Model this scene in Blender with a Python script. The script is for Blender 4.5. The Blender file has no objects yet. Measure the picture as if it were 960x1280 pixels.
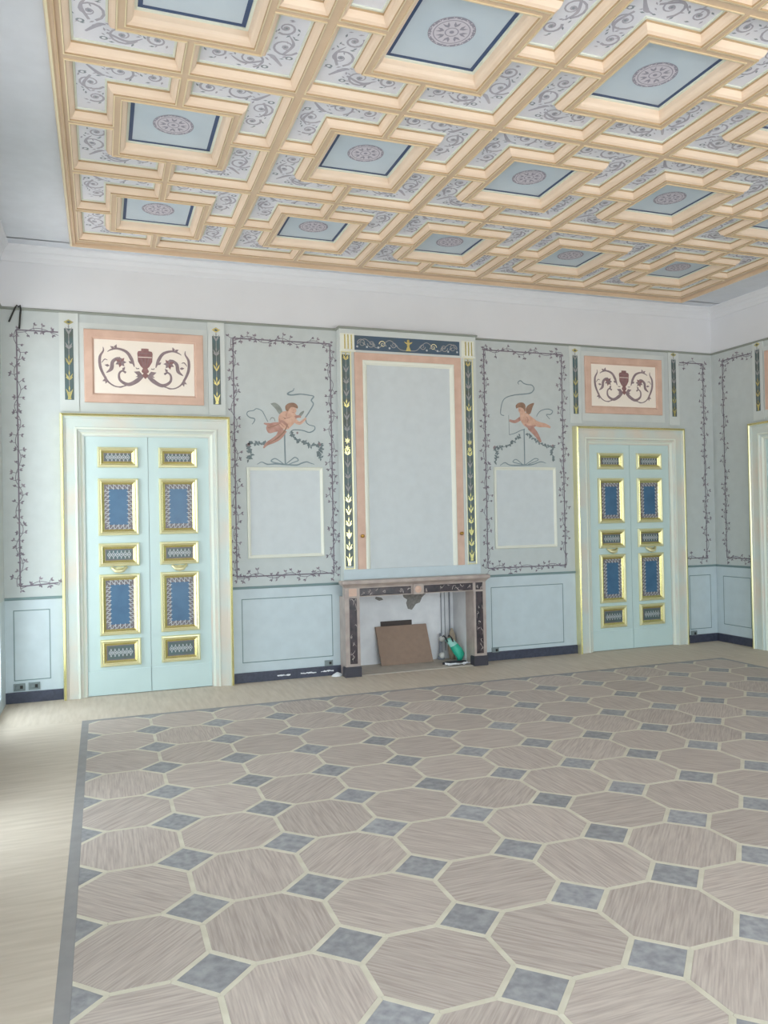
import bpy, math, random
from mathutils import Vector, Matrix
S = bpy.context.scene
COL = S.collection
random.seed(7)
PI = math.pi

# ------------------------------------------------------------------ camera
YAW, PITCH, ROLL, FPX, EYE = 0.3464, 0.0098, -0.02, 979.7, 1.65
fw = Vector((math.sin(YAW)*math.cos(PITCH), math.cos(YAW)*math.cos(PITCH), math.sin(PITCH)))
rt = Vector((math.cos(YAW), -math.sin(YAW), 0)); up = rt.cross(fw)
c_, s_ = math.cos(ROLL), math.sin(ROLL)
rt, up = rt*c_ + up*s_, up*c_ - rt*s_
cam_d = bpy.data.cameras.new('camera'); cam = bpy.data.objects.new('camera', cam_d); COL.objects.link(cam)
cam_d.sensor_fit = 'VERTICAL'; cam_d.sensor_height = 36.0; cam_d.lens = FPX/1280*36.0
cam_d.clip_start = 0.05; cam_d.clip_end = 200
M = Matrix.Identity(4)
for i in range(3):
    M[i][0] = rt[i]; M[i][1] = up[i]; M[i][2] = -fw[i]
M[2][3] = EYE
cam.matrix_world = M
S.camera = cam

# ------------------------------------------------------------------ daylight, exposure
XL, XR, YB, YR = -0.862, 7.487, 8.1032, -1.70          # left, right, back and rear wall planes
ZT, ZC = 3.71, 4.30                                    # top of the painted walls, plain ceiling
WINDOWS = [(6.85, 7.74), (4.32, 5.08), (1.55, 2.4), (-1.1, -0.25)]   # tall windows in the left wall (y range)
ADDED_REAR_WINDOWS = [(0.15, 1.75), (2.5, 4.1), (4.75, 6.65)]          # unseen, added behind the camera to even the light (x range)
WZ = (0.12, 3.55)
world = bpy.data.worlds.new('sky'); S.world = world; world.use_nodes = True
nt = world.node_tree; nt.nodes.clear()
wo = nt.nodes.new('ShaderNodeOutputWorld'); bg = nt.nodes.new('ShaderNodeBackground')
tc = nt.nodes.new('ShaderNodeTexCoord'); sp = nt.nodes.new('ShaderNodeSeparateXYZ')
rp = nt.nodes.new('ShaderNodeValToRGB'); mp = nt.nodes.new('ShaderNodeMapRange')
mp.inputs[1].default_value = -1; mp.inputs[2].default_value = 1
nt.links.new(tc.outputs['Generated'], sp.inputs[0]); nt.links.new(sp.outputs['Z'], mp.inputs[0])
nt.links.new(mp.outputs[0], rp.inputs[0]); nt.links.new(rp.outputs[0], bg.inputs[0]); nt.links.new(bg.outputs[0], wo.inputs[0])
rp.color_ramp.elements[0].position = 0.47; rp.color_ramp.elements[0].color = (0.88, 0.87, 0.86, 1)   # ground half, brightened to light the ceiling
rp.color_ramp.elements[1].position = 0.53; rp.color_ramp.elements[1].color = (0.78, 0.92, 1.0, 1)    # bright overcast sky
bg.inputs[1].default_value = 6.0
for (a, b) in WINDOWS:
    l = bpy.data.lights.new('window_portal', 'AREA'); l.shape = 'RECTANGLE'
    l.size = b-a; l.size_y = WZ[1]-WZ[0]; l.cycles.is_portal = True
    o = bpy.data.objects.new('window_portal', l); COL.objects.link(o)
    o.location = (XL-0.26, (a+b)/2, (WZ[0]+WZ[1])/2)
    o.rotation_euler = Matrix(((0, 0, -1), (1, 0, 0), (0, -1, 0))).to_euler()   # local -Z points into the room
for (a, b) in ADDED_REAR_WINDOWS:  # portals for the added rear windows
    l = bpy.data.lights.new('window_portal', 'AREA'); l.shape = 'RECTANGLE'
    l.size = b-a; l.size_y = WZ[1]-WZ[0]; l.cycles.is_portal = True
    o = bpy.data.objects.new('window_portal', l); COL.objects.link(o)
    o.location = ((a+b)/2, YR-0.26, (WZ[0]+WZ[1])/2); o.rotation_euler = (PI/2, 0, 0)   # local -Z along +Y
vs = S.view_settings
vs.view_transform = 'Standard'; vs.look = 'None'; vs.gamma = 1.0; vs.use_curve_mapping = False
vs.exposure = 0.5
S.cycles.max_bounces = 14; S.cycles.diffuse_bounces = 10; S.cycles.glossy_bounces = 4
S.cycles.use_denoising = True

# ------------------------------------------------------------------ materials
def lin(c):
    f = lambda v: v/12.92 if v <= 0.04045 else ((v+0.055)/1.055)**2.4
    return tuple(f(v/255) for v in c) + (1.0,)
def mat(name, col, rough=0.6, metal=0.0, vary=0.0, scale=6.0, col2=None, bump=0.0, bscale=60.0, tint=0.0, spec=0.5, stretch=None, spin=False, detail=4.0, contrast=(0.3, 0.7)):
    """col / col2 (sRGB) blended by noise in object space; tint = spread per object; spin = grain turned per object"""
    m = bpy.data.materials.new(name); m.use_nodes = True
    n, L = m.node_tree.nodes, m.node_tree.links
    b = n['Principled BSDF']
    b.inputs['Roughness'].default_value = rough; b.inputs['Metallic'].default_value = metal
    b.inputs['Specular IOR Level'].default_value = spec
    c1 = lin(col); c2 = lin(col2) if col2 else tuple(max(0, v*(1-vary)) for v in c1[:3]) + (1,)
    b.inputs['Base Color'].default_value = c1
    if not (vary or col2 or tint or bump): return m
    t = n.new('ShaderNodeTexCoord'); vec = t.outputs['Object']
    oi = n.new('ShaderNodeObjectInfo')
    if spin:
        ad = n.new('ShaderNodeVectorMath'); ad.operation = 'ADD'
        mu = n.new('ShaderNodeMath'); mu.operation = 'MULTIPLY'; mu.inputs[1].default_value = 57.0
        L.new(oi.outputs['Random'], mu.inputs[0])
        ro = n.new('ShaderNodeVectorRotate'); ro.rotation_type = 'Z_AXIS'
        sn = n.new('ShaderNodeMath'); sn.operation = 'SNAP'; sn.inputs[1].default_value = PI/4
        mu2 = n.new('ShaderNodeMath'); mu2.operation = 'MULTIPLY'; mu2.inputs[1].default_value = 25.13
        L.new(oi.outputs['Random'], mu2.inputs[0]); L.new(mu2.outputs[0], sn.inputs[0])
        L.new(vec, ro.inputs['Vector']); L.new(sn.outputs[0], ro.inputs['Angle'])
        L.new(ro.outputs[0], ad.inputs[0]); L.new(mu.outputs[0], ad.inputs[1]); vec = ad.outputs[0]
    if stretch:
        mg = n.new('ShaderNodeMapping'); mg.inputs['Scale'].default_value = stretch
        L.new(vec, mg.inputs['Vector']); vec = mg.outputs[0]
    out = None
    if vary or col2:
        no = n.new('ShaderNodeTexNoise'); no.inputs['Scale'].default_value = scale; no.inputs['Detail'].default_value = detail
        L.new(vec, no.inputs['Vector'])
        cr = n.new('ShaderNodeValToRGB'); cr.color_ramp.elements[0].position = contrast[0]; cr.color_ramp.elements[1].position = contrast[1]
        cr.color_ramp.elements[0].color = c2; cr.color_ramp.elements[1].color = c1
        L.new(no.outputs['Fac'], cr.inputs[0]); out = cr.outputs[0]
    if tint:
        hs = n.new('ShaderNodeHueSaturation')
        mr = n.new('ShaderNodeMapRange'); mr.inputs[3].default_value = 1-tint; mr.inputs[4].default_value = 1+tint
        L.new(oi.outputs['Random'], mr.inputs[0]); L.new(mr.outputs[0], hs.inputs['Value'])
        if out: L.new(out, hs.inputs['Color'])
        else: hs.inputs['Color'].default_value = c1
        out = hs.outputs[0]
    if out: L.new(out, b.inputs['Base Color'])
    if bump:
        nb = n.new('ShaderNodeTexNoise'); nb.inputs['Scale'].default_value = bscale; nb.inputs['Detail'].default_value = 3
        L.new(vec, nb.inputs['Vector'])
        bp = n.new('ShaderNodeBump'); bp.inputs['Strength'].default_value = bump; bp.inputs['Distance'].default_value = 0.004
        L.new(nb.outputs['Fac'], bp.inputs['Height']); L.new(bp.outputs[0], b.inputs['Normal'])
    return m

PALE = mat('inner_panel_paint', (203, 210, 213), 0.55, vary=0.06, scale=9)
FIELD = mat('wall_field_paint', (193, 200, 200), 0.55, vary=0.06, scale=9, bump=0.15, bscale=90)
FIELD2 = mat('wall_stile_paint', (205, 211, 209), 0.55, vary=0.07, scale=4)
DADO = mat('wall_dado_paint', (196, 209, 215), 0.5, vary=0.08, scale=7)
DLINE = mat('dado_line_paint', (118, 140, 142), 0.6)
WHITE = mat('white_plaster', (219, 221, 225), 0.8, vary=0.04, scale=2.5)
CEILP = mat('ceiling_plaster', (216, 221, 229), 0.85, vary=0.06, scale=8)
TRIMG = mat('grey_green_trim', (140, 146, 138), 0.5)  # grey-green trim, darkened to carry the shadow line along it
NAVY = mat('navy_baseboard', (70, 74, 92), 0.4, vary=0.35, scale=30)
GOLD = mat('gilding', (226, 217, 150), 0.26, metal=0.97, vary=0.12, scale=18)
GOLDP = mat('pale_gilding', (226, 221, 178), 0.32, metal=0.55)
MINT = mat('mint_door_paint', (196, 216, 215), 0.42, vary=0.05, scale=3)
CASING = mat('marbled_casing_paint', (198, 209, 204), 0.4, col2=(212, 202, 188), scale=2.2, contrast=(0.35, 0.6))
CREAMW = mat('cream_white_moulding', (226, 228, 216), 0.4)
PINK = mat('pink_marbling', (216, 184, 166), 0.5, col2=(202, 168, 150), scale=7)
IVORY = mat('ivory_panel', (244, 234, 222), 0.6, vary=0.04, scale=5)
SCROLL = mat('mauve_scroll_paint', (150, 132, 136), 0.7, vary=0.25, scale=20)
SCROLL2 = mat('plum_urn_paint', (152, 112, 112), 0.7, vary=0.3, scale=25)
VINE = mat('vine_paint', (124, 116, 128), 0.7, vary=0.2, scale=30)
LEAFP = mat('vine_leaf_paint', (148, 138, 148), 0.7, vary=0.3, scale=12)
GREENLEAF = mat('garland_leaf_paint', (122, 136, 140), 0.7, vary=0.3, scale=12)
RIBBON = mat('ribbon_paint', (134, 150, 156), 0.7, vary=0.2, scale=15)
FLESH = mat('flesh_paint', (216, 180, 160), 0.7, col2=(196, 154, 134), scale=16)
FLESH2 = mat('flesh_paint_dusky', (192, 152, 140), 0.7, col2=(168, 126, 114), scale=16)
HAIRP = mat('hair_paint', (160, 128, 108), 0.7, vary=0.3, scale=20)
WING = mat('wing_paint', (150, 156, 150), 0.7, vary=0.3, scale=20)
BLUE = mat('blue_door_panel', (64, 106, 140), 0.35, col2=(54, 94, 128), scale=9, spec=0.6)
LACEBG = mat('panel_border_ground', (118, 110, 114), 0.4, vary=0.2, scale=12)
LACE = mat('panel_border_scroll', (184, 188, 192), 0.5)
STRIP = mat('dark_green_strip', (82, 106, 110), 0.4, col2=(88, 94, 88), scale=9)
FRIEZEB = mat('navy_frieze', (66, 88, 114), 0.4, col2=(72, 90, 100), scale=7)
ORN = mat('grey_ornament_paint', (150, 150, 150), 0.5)
CREAM = mat('cream_ceiling_moulding', (237, 216, 194), 0.5, col2=(230, 207, 183), scale=3, tint=0.03)
TAN = mat('tan_ceiling_rib', (212, 188, 162), 0.5, col2=(204, 179, 151), scale=3)
GOLDC = mat('ceiling_gilt_edge', (240, 224, 192), 0.28, metal=0.45)
BROWNC = mat('ceiling_shadow_line', (184, 156, 120), 0.6)  # brown painted in for the shade in the moulding creases
PALEG = mat('pale_green_fillet', (218, 224, 212), 0.5)
LILAC = mat('lilac_coffer_ground', (228, 230, 238), 0.6, col2=(218, 221, 231), scale=5)
SCRC = mat('coffer_scroll_paint', (168, 168, 182), 0.7, col2=(182, 180, 190), scale=20)
SCRG = mat('coffer_leaf_paint', (142, 152, 160), 0.7)
SKYB = mat('pale_blue_coffer', (196, 210, 221), 0.55, col2=(188, 203, 215), scale=4)
NAVYC = mat('navy_coffer_line', (60, 82, 120), 0.5)
ROSD = mat('rosette_grey_paint', (150, 148, 162), 0.7)
ROSL = mat('rosette_lilac_paint', (204, 200, 210), 0.7)
OCT = mat('octagon_parquet', (192, 179, 170), 0.6, col2=(164, 150, 143), scale=7, stretch=(0.8, 15, 1), spin=True, tint=0.07, bump=0.15, bscale=14, spec=0.5, detail=6, contrast=(0.32, 0.66))
DIA = mat('grey_diamond', (162, 161, 163), 0.55, col2=(130, 129, 134), scale=26, spin=True, tint=0.12, spec=0.5)
BAND = mat('pale_banding', (212, 205, 188), 0.6, col2=(196, 188, 170), scale=10, spec=0.5, tint=0.03)
BORDER = mat('grey_blue_border', (148, 145, 145), 0.55, col2=(138, 135, 136), scale=12, spec=0.5)
BOARDX = mat('pale_margin_boards_across', (206, 193, 178), 0.6, col2=(190, 176, 160), scale=3, stretch=(1, 9, 1), spec=0.5, detail=6)
BOARDY = mat('pale_margin_boards_along', (206, 193, 178), 0.6, col2=(190, 176, 160), scale=3, stretch=(9, 1, 1), spec=0.5, detail=6)
SUBF = mat('floor_bed', (170, 160, 148), 0.8)
MARB = mat('pinkish_grey_marble', (184, 170, 162), 0.35, col2=(158, 143, 137), scale=9)
DMARB = mat('dark_veined_marble', (76, 64, 68), 0.25, col2=(40, 38, 44), scale=16)
VEIN = mat('white_vein', (190, 176, 170), 0.4)
BLACKS = mat('black_plinth_stone', (58, 56, 66), 0.4)
SOOT = mat('whitewashed_firebox', (230, 230, 232), 0.85, col2=(214, 214, 217), scale=6, bump=0.3, bscale=20)
PATCH = mat('bare_mortar', (146, 142, 138), 0.9, col2=(118, 114, 110), scale=40, bump=0.6, bscale=80)
HEARTH = mat('grey_hearth', (192, 184, 174), 0.8, vary=0.15, scale=9)
CARD = mat('brown_board', (152, 128, 112), 0.75, vary=0.12, scale=20)
DARKW = mat('dark_timber', (70, 60, 56), 0.7)
TEAL = mat('teal_plastic', (24, 158, 128), 0.4, col2=(50, 180, 150), scale=9)
PTEAL = mat('pale_teal_plastic', (150, 206, 194), 0.45)
BLACK = mat('black_rubber', (44, 44, 50), 0.5)
RAG = mat('beige_rag', (176, 160, 140), 0.9, vary=0.25, scale=25)
PAPER = mat('white_paper', (226, 228, 232), 0.8)
METAL = mat('white_valve', (214, 212, 208), 0.35)
PIPE = mat('grey_pipe', (140, 142, 150), 0.45)
BRASS = mat('brass', (190, 150, 80), 0.28, metal=0.9)
BOXG = mat('grey_plastic_box', (128, 140, 142), 0.5)
WIRE = mat('black_wire', (42, 42, 40), 0.5)
WINW = mat('white_window_paint', (225, 222, 212), 0.5)

# ------------------------------------------------------------------ mesh helpers
class MB:
    """collects polygons, each with a material"""
    def __init__(s): s.v, s.f, s.m, s.mats = [], [], [], []
    def mi(s, m):
        if m not in s.mats: s.mats.append(m)
        return s.mats.index(m)
    def poly(s, pts, m):
        k = len(s.v); s.v += [tuple(p) for p in pts]; s.f.append(tuple(range(k, k+len(pts)))); s.m.append(s.mi(m))
    def grid(s, rows, m, loop=False, cap=False):
        """rows: equal long point lists, joined by quads; m may be a list, one per row gap"""
        n = len(rows[0]); k = len(s.v)
        for r in rows: s.v += [tuple(p) for p in r]
        for i in range(len(rows)-1):
            mm = s.mi(m[i] if isinstance(m, list) else m)
            for j in range(n if loop else n-1):
                j2 = (j+1) % n
                s.f.append((k+i*n+j, k+i*n+j2, k+(i+1)*n+j2, k+(i+1)*n+j)); s.m.append(mm)
        if cap:
            for base, r in ((k, True), (k+(len(rows)-1)*n, False)):
                q = list(range(base, base+n)); s.f.append(tuple(q[::-1] if r else q)); s.m.append(s.mi(m[0] if isinstance(m, list) else m))
    def box(s, a, b, m):
        (x0, y0, z0), (x1, y1, z1) = a, b
        if x0 > x1: x0, x1 = x1, x0
        if y0 > y1: y0, y1 = y1, y0
        if z0 > z1: z0, z1 = z1, z0
        P = [(x0,y0,z0),(x1,y0,z0),(x1,y1,z0),(x0,y1,z0),(x0,y0,z1),(x1,y0,z1),(x1,y1,z1),(x0,y1,z1)]
        k = len(s.v); s.v += P
        for q in ((0,3,2,1),(4,5,6,7),(0,1,5,4),(1,2,6,5),(2,3,7,6),(3,0,4,7)):
            s.f.append(tuple(k+i for i in q)); s.m.append(s.mi(m))
    def tube(s, pts, r, m, n=8, up=Vector((0.3, 0.2, 1))):
        pts = [Vector(p) for p in pts]; rows = []
        for i, p in enumerate(pts):
            t = (pts[min(i+1, len(pts)-1)] - pts[max(i-1, 0)]).normalized()
            a = t.cross(up)
            if a.length < 1e-3: a = t.cross(Vector((1, 0, 0)))
            a.normalize(); b = t.cross(a)
            rr = r[i] if isinstance(r, (list, tuple)) else r
            rows.append([p + a*rr*math.cos(2*PI*j/n) + b*rr*math.sin(2*PI*j/n) for j in range(n)])
        s.grid(rows, m, loop=True, cap=True)
    def lathe(s, c, axis, prof, m, n=16):
        """prof: (distance along axis, radius)"""
        ax = Vector(axis).normalized(); a = ax.orthogonal().normalized(); b = ax.cross(a); c = Vector(c)
        s.grid([[c + ax*d + (a*math.cos(2*PI*j/n) + b*math.sin(2*PI*j/n))*r for j in range(n)] for d, r in prof], m, loop=True, cap=True)
    def build(s, name, parent=None, loc=None, label=None, kind=None, smooth=False, rot=None):
        me = bpy.data.meshes.new(name); me.from_pydata(s.v, [], s.f)
        for m in s.mats: me.materials.append(m)
        me.polygons.foreach_set('material_index', s.m)
        if smooth: me.polygons.foreach_set('use_smooth', [True]*len(s.f))
        me.update()
        o = bpy.data.objects.new(name, me); COL.objects.link(o)
        if parent: o.parent = parent
        if loc: o.location = loc
        if rot: o.rotation_euler = rot
        if label: o['label'] = label
        if kind: o['kind'] = kind
        return o
def empty(name, loc, label=None, cat=None, kind=None, group=None, rot=0):
    o = bpy.data.objects.new(name, None); COL.objects.link(o); o.location = loc; o.rotation_euler = (0, 0, rot); o.empty_display_size = 0.1
    return tag(o, label, cat, kind, group)
def tag(o, label=None, cat=None, kind=None, group=None):
    for k, v in (('label', label), ('category', cat), ('kind', kind), ('group', group)):
        if v: o[k] = v
    return o
def copy_of(o, parent, loc):
    c = o.copy(); COL.objects.link(c); c.parent = parent; c.location = loc
    return c
def inset(poly, d):
    """offset a counter-clockwise outline inwards by d"""
    n = len(poly); out = []
    for i in range(n):
        p0, p1, p2 = (Vector(poly[(i+k-1) % n][:2]) for k in range(3))
        e1 = (p1-p0).normalized(); e2 = (p2-p1).normalized()
        n1 = Vector((-e1.y, e1.x)); n2 = Vector((-e2.y, e2.x))
        out.append(p1 + (n1+n2)*(d/(1+n1.dot(n2))))
    return out
def sweep(mb, poly, prof, mats, put):
    """prof: (inward distance, height); put(u, v, h) -> 3D"""
    mb.grid([[put(p.x, p.y, h) for p in inset(poly, d)] for d, h in prof], mats, loop=True)
def sweep3(mb, x0, z0, x1, z1, prof, mats, put):
    """moulding up the left side, across the top and down the right"""
    mb.grid([[put(x0+d, z0, h), put(x0+d, z1-d, h), put(x1-d, z1-d, h), put(x1-d, z0, h)] for d, h in prof], mats)
def rect(x0, z0, x1, z1): return [(x0, z0), (x1, z0), (x1, z1), (x0, z1)]
ONWALL = lambda u, v, h: (u, -h, v)          # wall frame: u along, v up, h out into the room
def spline(P, k=6):
    """Catmull-Rom through P"""
    P = [Vector(p) for p in P]
    if len(P) < 3: return [P[0].lerp(P[-1], i/k) for i in range(k+1)]
    out = []
    for i in range(len(P)-1):
        a, b, c, d = P[max(i-1, 0)], P[i], P[i+1], P[min(i+2, len(P)-1)]
        for j in range(k):
            t = j/k
            out.append(0.5*((2*b) + (c-a)*t + (2*a-5*b+4*c-d)*t*t + (3*b-a-3*c+d)*t**3))
    out.append(P[-1]); return out
class Paint:
    """flat painted shapes in a 2D frame laid on a surface; every layer lies a hair above the last"""
    def __init__(s, mb, put, h=0.0015, step=0.00025): s.mb, s.put0, s.h, s.step, s.n = mb, put, h, step, 0
    def put(s, u, v, h): return s.put0(u, v, h + (s.n % 13)*s.step/14)
    def lift(s, n=1): s.h += s.step*n
    def shape(s, pts, m):
        s.n += 1; s.mb.poly([s.put(p[0], p[1], s.h) for p in pts], m)
    def stroke(s, pts, w, m, k=6, smooth=True):
        P = spline([Vector((p[0], p[1])) for p in pts], k) if smooth else [Vector(p) for p in pts]
        n = len(P); A, B = [], []; s.n += 1
        for i, p in enumerate(P):
            t = P[min(i+1, n-1)] - P[max(i-1, 0)]
            t = t.normalized() if t.length > 1e-9 else Vector((1, 0))
            q = Vector((-t.y, t.x)); f = i/(n-1)
            if isinstance(w, (list, tuple)):
                x = f*(len(w)-1); j = min(int(x), len(w)-2); ww = w[j] + (w[j+1]-w[j])*(x-j)
            else: ww = w
            A.append(s.put(*(p+q*ww/2), s.h)); B.append(s.put(*(p-q*ww/2), s.h))
        s.mb.grid([A, B], m)
    def leaf(s, x, y, ang, L, w, m):
        d = Vector((math.cos(ang), math.sin(ang))); q = Vector((-d.y, d.x)); p = Vector((x, y))
        s.shape([p, p+d*L*.45+q*w/2, p+d*L, p+d*L*.45-q*w/2], m)
    def disc(s, x, y, r, m, n=16, r2=None, a=0.0):
        r2 = r2 or r; ca, sa = math.cos(a), math.sin(a)
        s.shape([(x+r*math.cos(t)*ca-r2*math.sin(t)*sa, y+r*math.cos(t)*sa+r2*math.sin(t)*ca) for t in (2*PI*i/n for i in range(n))], m)
    def ring(s, x, y, r0, r1, m, n=32):
        s.n += 1
        s.mb.grid([[s.put(x+r*math.cos(2*PI*i/n), y+r*math.sin(2*PI*i/n), s.h) for i in range(n+1)] for r in (r0, r1)], m)
    def spiral(s, x, y, r0, r1, a0, turns, w0, w1, m, n=18):
        pts = []
        for i in range(n+1):
            f = i/n; r = r0 + (r1-r0)*f; a = a0 + turns*2*PI*f
            pts.append((x+r*math.cos(a), y+r*math.sin(a)))
        s.stroke(pts, [w0, w1], m, smooth=False)

# ------------------------------------------------------------------ room shell
T = 0.28
OX0, OX1, OZ = 2.50, 3.95, 0.90             # firebox opening through back wall and breast
wb = MB()
def wall_zone(mb, x0, x1, z0, z1, m, y0=0.0, y1=T): mb.box((x0, y0, z0), (x1, y1, z1), m)
for x0, x1 in ((XL-T, OX0), (OX1, XR+T)):
    wall_zone(wb, x0, x1, -0.1, 0.90, DADO); wall_zone(wb, x0, x1, 0.90, 0.97, DADO)
wall_zone(wb, OX0, OX1, OZ, 0.97, DADO)
wall_zone(wb, XL-T, XR+T, 0.97, ZT, FIELD); wall_zone(wb, XL-T, XR+T, ZT, 4.8, WHITE)
wall_back = wb.build('wall_back', loc=(0, YB, 0), kind='structure')
wr = MB()
LR = YB-YR
for z0, z1, m in ((-0.1, 0.97, DADO), (0.97, ZT, FIELD), (ZT, 4.8, WHITE)): wr.box((0, 0, z0), (LR, T, z1), m)
wall_right = wr.build('wall_right', loc=(XR, YB, 0), rot=(0, 0, -PI/2), kind='structure')
wl = MB()                                    # local u runs from the rear to the back of the room
edges = sorted(WINDOWS); yy = YR
for a, b in edges + [(YB, YB)]:
    for z0, z1, m in ((-0.1, 0.97, DADO), (0.97, ZT, FIELD), (ZT, 4.8, WHITE)): wl.box((yy-YR, 0, z0), (a-YR, T, z1), m)
    if b > a:
        wl.box((a-YR, 0, -0.1), (b-YR, T, WZ[0]), DADO); wl.box((a-YR, 0, WZ[1]), (b-YR, T, ZT), FIELD); wl.box((a-YR, 0, ZT), (b-YR, T, 4.8), WHITE)
    yy = b
wall_left = wl.build('wall_left', loc=(XL, YR, 0), rot=(0, 0, PI/2), kind='structure')
wq = MB(); xx = XL-T
for a, b in ADDED_REAR_WINDOWS + [(XR+T, XR+T)]:
    for z0, z1, m in ((-0.1, 0.97, DADO), (0.97, ZT, FIELD), (ZT, 4.8, WHITE)): wq.box((xx, -T, z0), (a, 0, z1), m)
    if b > a:
        wq.box((a, -T, -0.1), (b, 0, WZ[0]), DADO); wq.box((a, -T, WZ[1]), (b, 0, ZT), FIELD); wq.box((a, -T, ZT), (b, 0, 4.8), WHITE)
    xx = b
wall_rear = wq.build('wall_rear', loc=(0, YR, 0), kind='structure')
for i, (a, b) in enumerate(edges + ADDED_REAR_WINDOWS):   # casement windows in the left wall, and the added unseen ones behind the camera
    w = empty('window_%d' % (i+1), (XL-0.14, a, WZ[0]) if i < len(edges) else (b, YR-0.14, WZ[0]), kind='structure', rot=PI/2 if i < len(edges) else PI)
    W_, H_ = b-a, WZ[1]-WZ[0]
    f = MB(); sweep(f, rect(0, 0, W_, H_), [(0, 0), (0, .07), (.06, .07), (.06, 0), (0, 0)], WINW, ONWALL); f.build('window_frame', w)
    f = MB(); f.box((W_/2-.04, -.06, .06), (W_/2+.04, -.01, H_-.06), WINW); f.build('mullion', w)
    for z in (.8, 1.6, 2.4):
        f = MB(); f.box((.06, -.05, z-.02), (W_/2-.04, -.02, z+.02), WINW); f.box((W_/2+.04, -.05, z-.02), (W_-.06, -.02, z+.02), WINW); f.build('glazing_bar', w)

# ------------------------------------------------------------------ floor
PITCHF = 0.5199
FX0, FY1 = -0.154, 7.106                     # corner of the octagon field (centre of the corner diamond)
NCX, NCY = 13, 15
FX1, FY0 = FX0+NCX*PITCHF, FY1-NCY*PITCHF
BW = 0.024                                   # border strip lies outside this line
fl = MB(); fl.box((XL, YR, -0.12), (XR, YB, -0.012), SUBF)
floor = fl.build('floor', kind='structure')
def slab(mb, pts, m, top=0.0, h=0.012):
    n = len(pts); a = inset(pts, 0.0006)
    mb.grid([[(p[0], p[1], top-h) for p in pts], [(p[0], p[1], top-0.0008) for p in pts], [(p[0], p[1], top) for p in a]], m, loop=True)
    mb.poly([(p[0], p[1], top) for p in a], m)
o_in = 0.030                                 # border strip: 2.4 cm outside the diamond centres, 2.8 cm inside
def ring_sides(x0, y0, x1, y1, w, names, mats):
    for nm, mm, q in ((names, mats[0], [(x0, y1-w), (x0+w, y1-w), (x1-w, y1-w), (x1, y1), (x0, y1)]),):
        pass
bx0, by0, bx1, by1 = FX0-BW, FY0-BW, FX1+BW, FY1+BW
ix0, iy0, ix1, iy1 = FX0+o_in, FY0+o_in, FX1-o_in, FY1-o_in
for q in ([(bx0, by1), (ix0, iy1), (ix1, iy1), (bx1, by1)], [(bx1, by0), (ix1, iy0), (ix0, iy0), (bx0, by0)],
          [(bx0, by0), (ix0, iy0), (ix0, iy1), (bx0, by1)], [(bx1, by1), (ix1, iy1), (ix1, iy0), (bx1, by0)]):
    mb = MB(); slab(mb, q, BORDER); mb.build('border_strip', floor)
e = 0.0
for q, m in (([(XL, by0), (bx0, by0), (bx0, by1), (XL, by1)], BOARDX), ([(bx1, by0), (XR, by0), (XR, by1), (bx1, by1)], BOARDX),
             ([(XL, by1), (XR, by1), (XR, YB), (XL, YB)], BOARDY), ([(XL, YR), (XR, YR), (XR, by0), (XL, by0)], BOARDY)):
    mb = MB(); slab(mb, q, m, top=-0.0004); mb.build('margin_boards', floor)
hp = PITCHF/2; sd = hp*math.tan(PI/8)        # half side of the octagon
HB = 0.0122                                  # half width of the pale banding
def oct_pts(d=0.0): return inset([(-sd, -hp), (sd, -hp), (hp, -sd), (hp, sd), (sd, hp), (-sd, hp), (-hp, sd), (-hp, -sd)], d)
def clip(pts, x0, y0, x1, y1):
    for ax, lim, sg in ((0, x0, 1), (0, x1, -1), (1, y0, 1), (1, y1, -1)):
        out = []
        for i in range(len(pts)):
            p, q = pts[i-1], pts[i]; ip, iq = sg*(p[ax]-lim) >= -1e-9, sg*(q[ax]-lim) >= -1e-9
            if ip != iq:
                t = (lim-p[ax])/(q[ax]-p[ax]); out.append((p[0]+(q[0]-p[0])*t, p[1]+(q[1]-p[1])*t))
            if iq: out.append((q[0], q[1]))
        pts = out
        if not pts: return []
    cl = []
    for p in pts:
        if not cl or (p[0]-cl[-1][0])**2+(p[1]-cl[-1][1])**2 > 1e-8: cl.append(p)
    if len(cl) > 1 and (cl[0][0]-cl[-1][0])**2+(cl[0][1]-cl[-1][1])**2 < 1e-8: cl.pop()
    return cl
proto = {}
def tile(name, pts, m, cx, cy, rnd=0.0004):
    """a floor piece; whole pieces share one mesh, pieces cut by the border get their own"""
    full = pts; c = clip([(p[0]+cx, p[1]+cy) for p in pts], ix0, iy0, ix1, iy1)
    if len(c) < 3: return
    whole = len(c) == len(pts) and all(abs(c_[0]-cx) < 9 for c_ in c) and min(p[0] for p in pts)+cx >= ix0 and max(p[0] for p in pts)+cx <= ix1 and min(p[1] for p in pts)+cy >= iy0 and max(p[1] for p in pts)+cy <= iy1
    z = random.uniform(-rnd, rnd)
    if whole and name in proto: return copy_of(proto[name], floor, (cx, cy, z))
    mb = MB(); slab(mb, pts if whole else [(p[0]-cx, p[1]-cy) for p in c], m)
    o = mb.build(name, floor, loc=(cx, cy, z))
    if whole: proto[name] = o
    return o
for j in range(NCY):
    for i in range(NCX):
        tile('octagon_tile', oct_pts(HB), OCT, FX0+(i+.5)*PITCHF, FY1-(j+.5)*PITCHF)
dh = hp-sd                                   # half diagonal of the diamond
for j in range(NCY+1):
    for i in range(NCX+1):
        tile('diamond_tile', inset([(0, -dh), (dh, 0), (0, dh), (-dh, 0)], HB), DIA, FX0+i*PITCHF, FY1-j*PITCHF)
strips = []                                  # pale banding between the tiles: vertex, vertex and the inset corners of both neighbours
def add_strip(A, B, fa, fb): strips.append((A, B, fa, fb))
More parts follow.
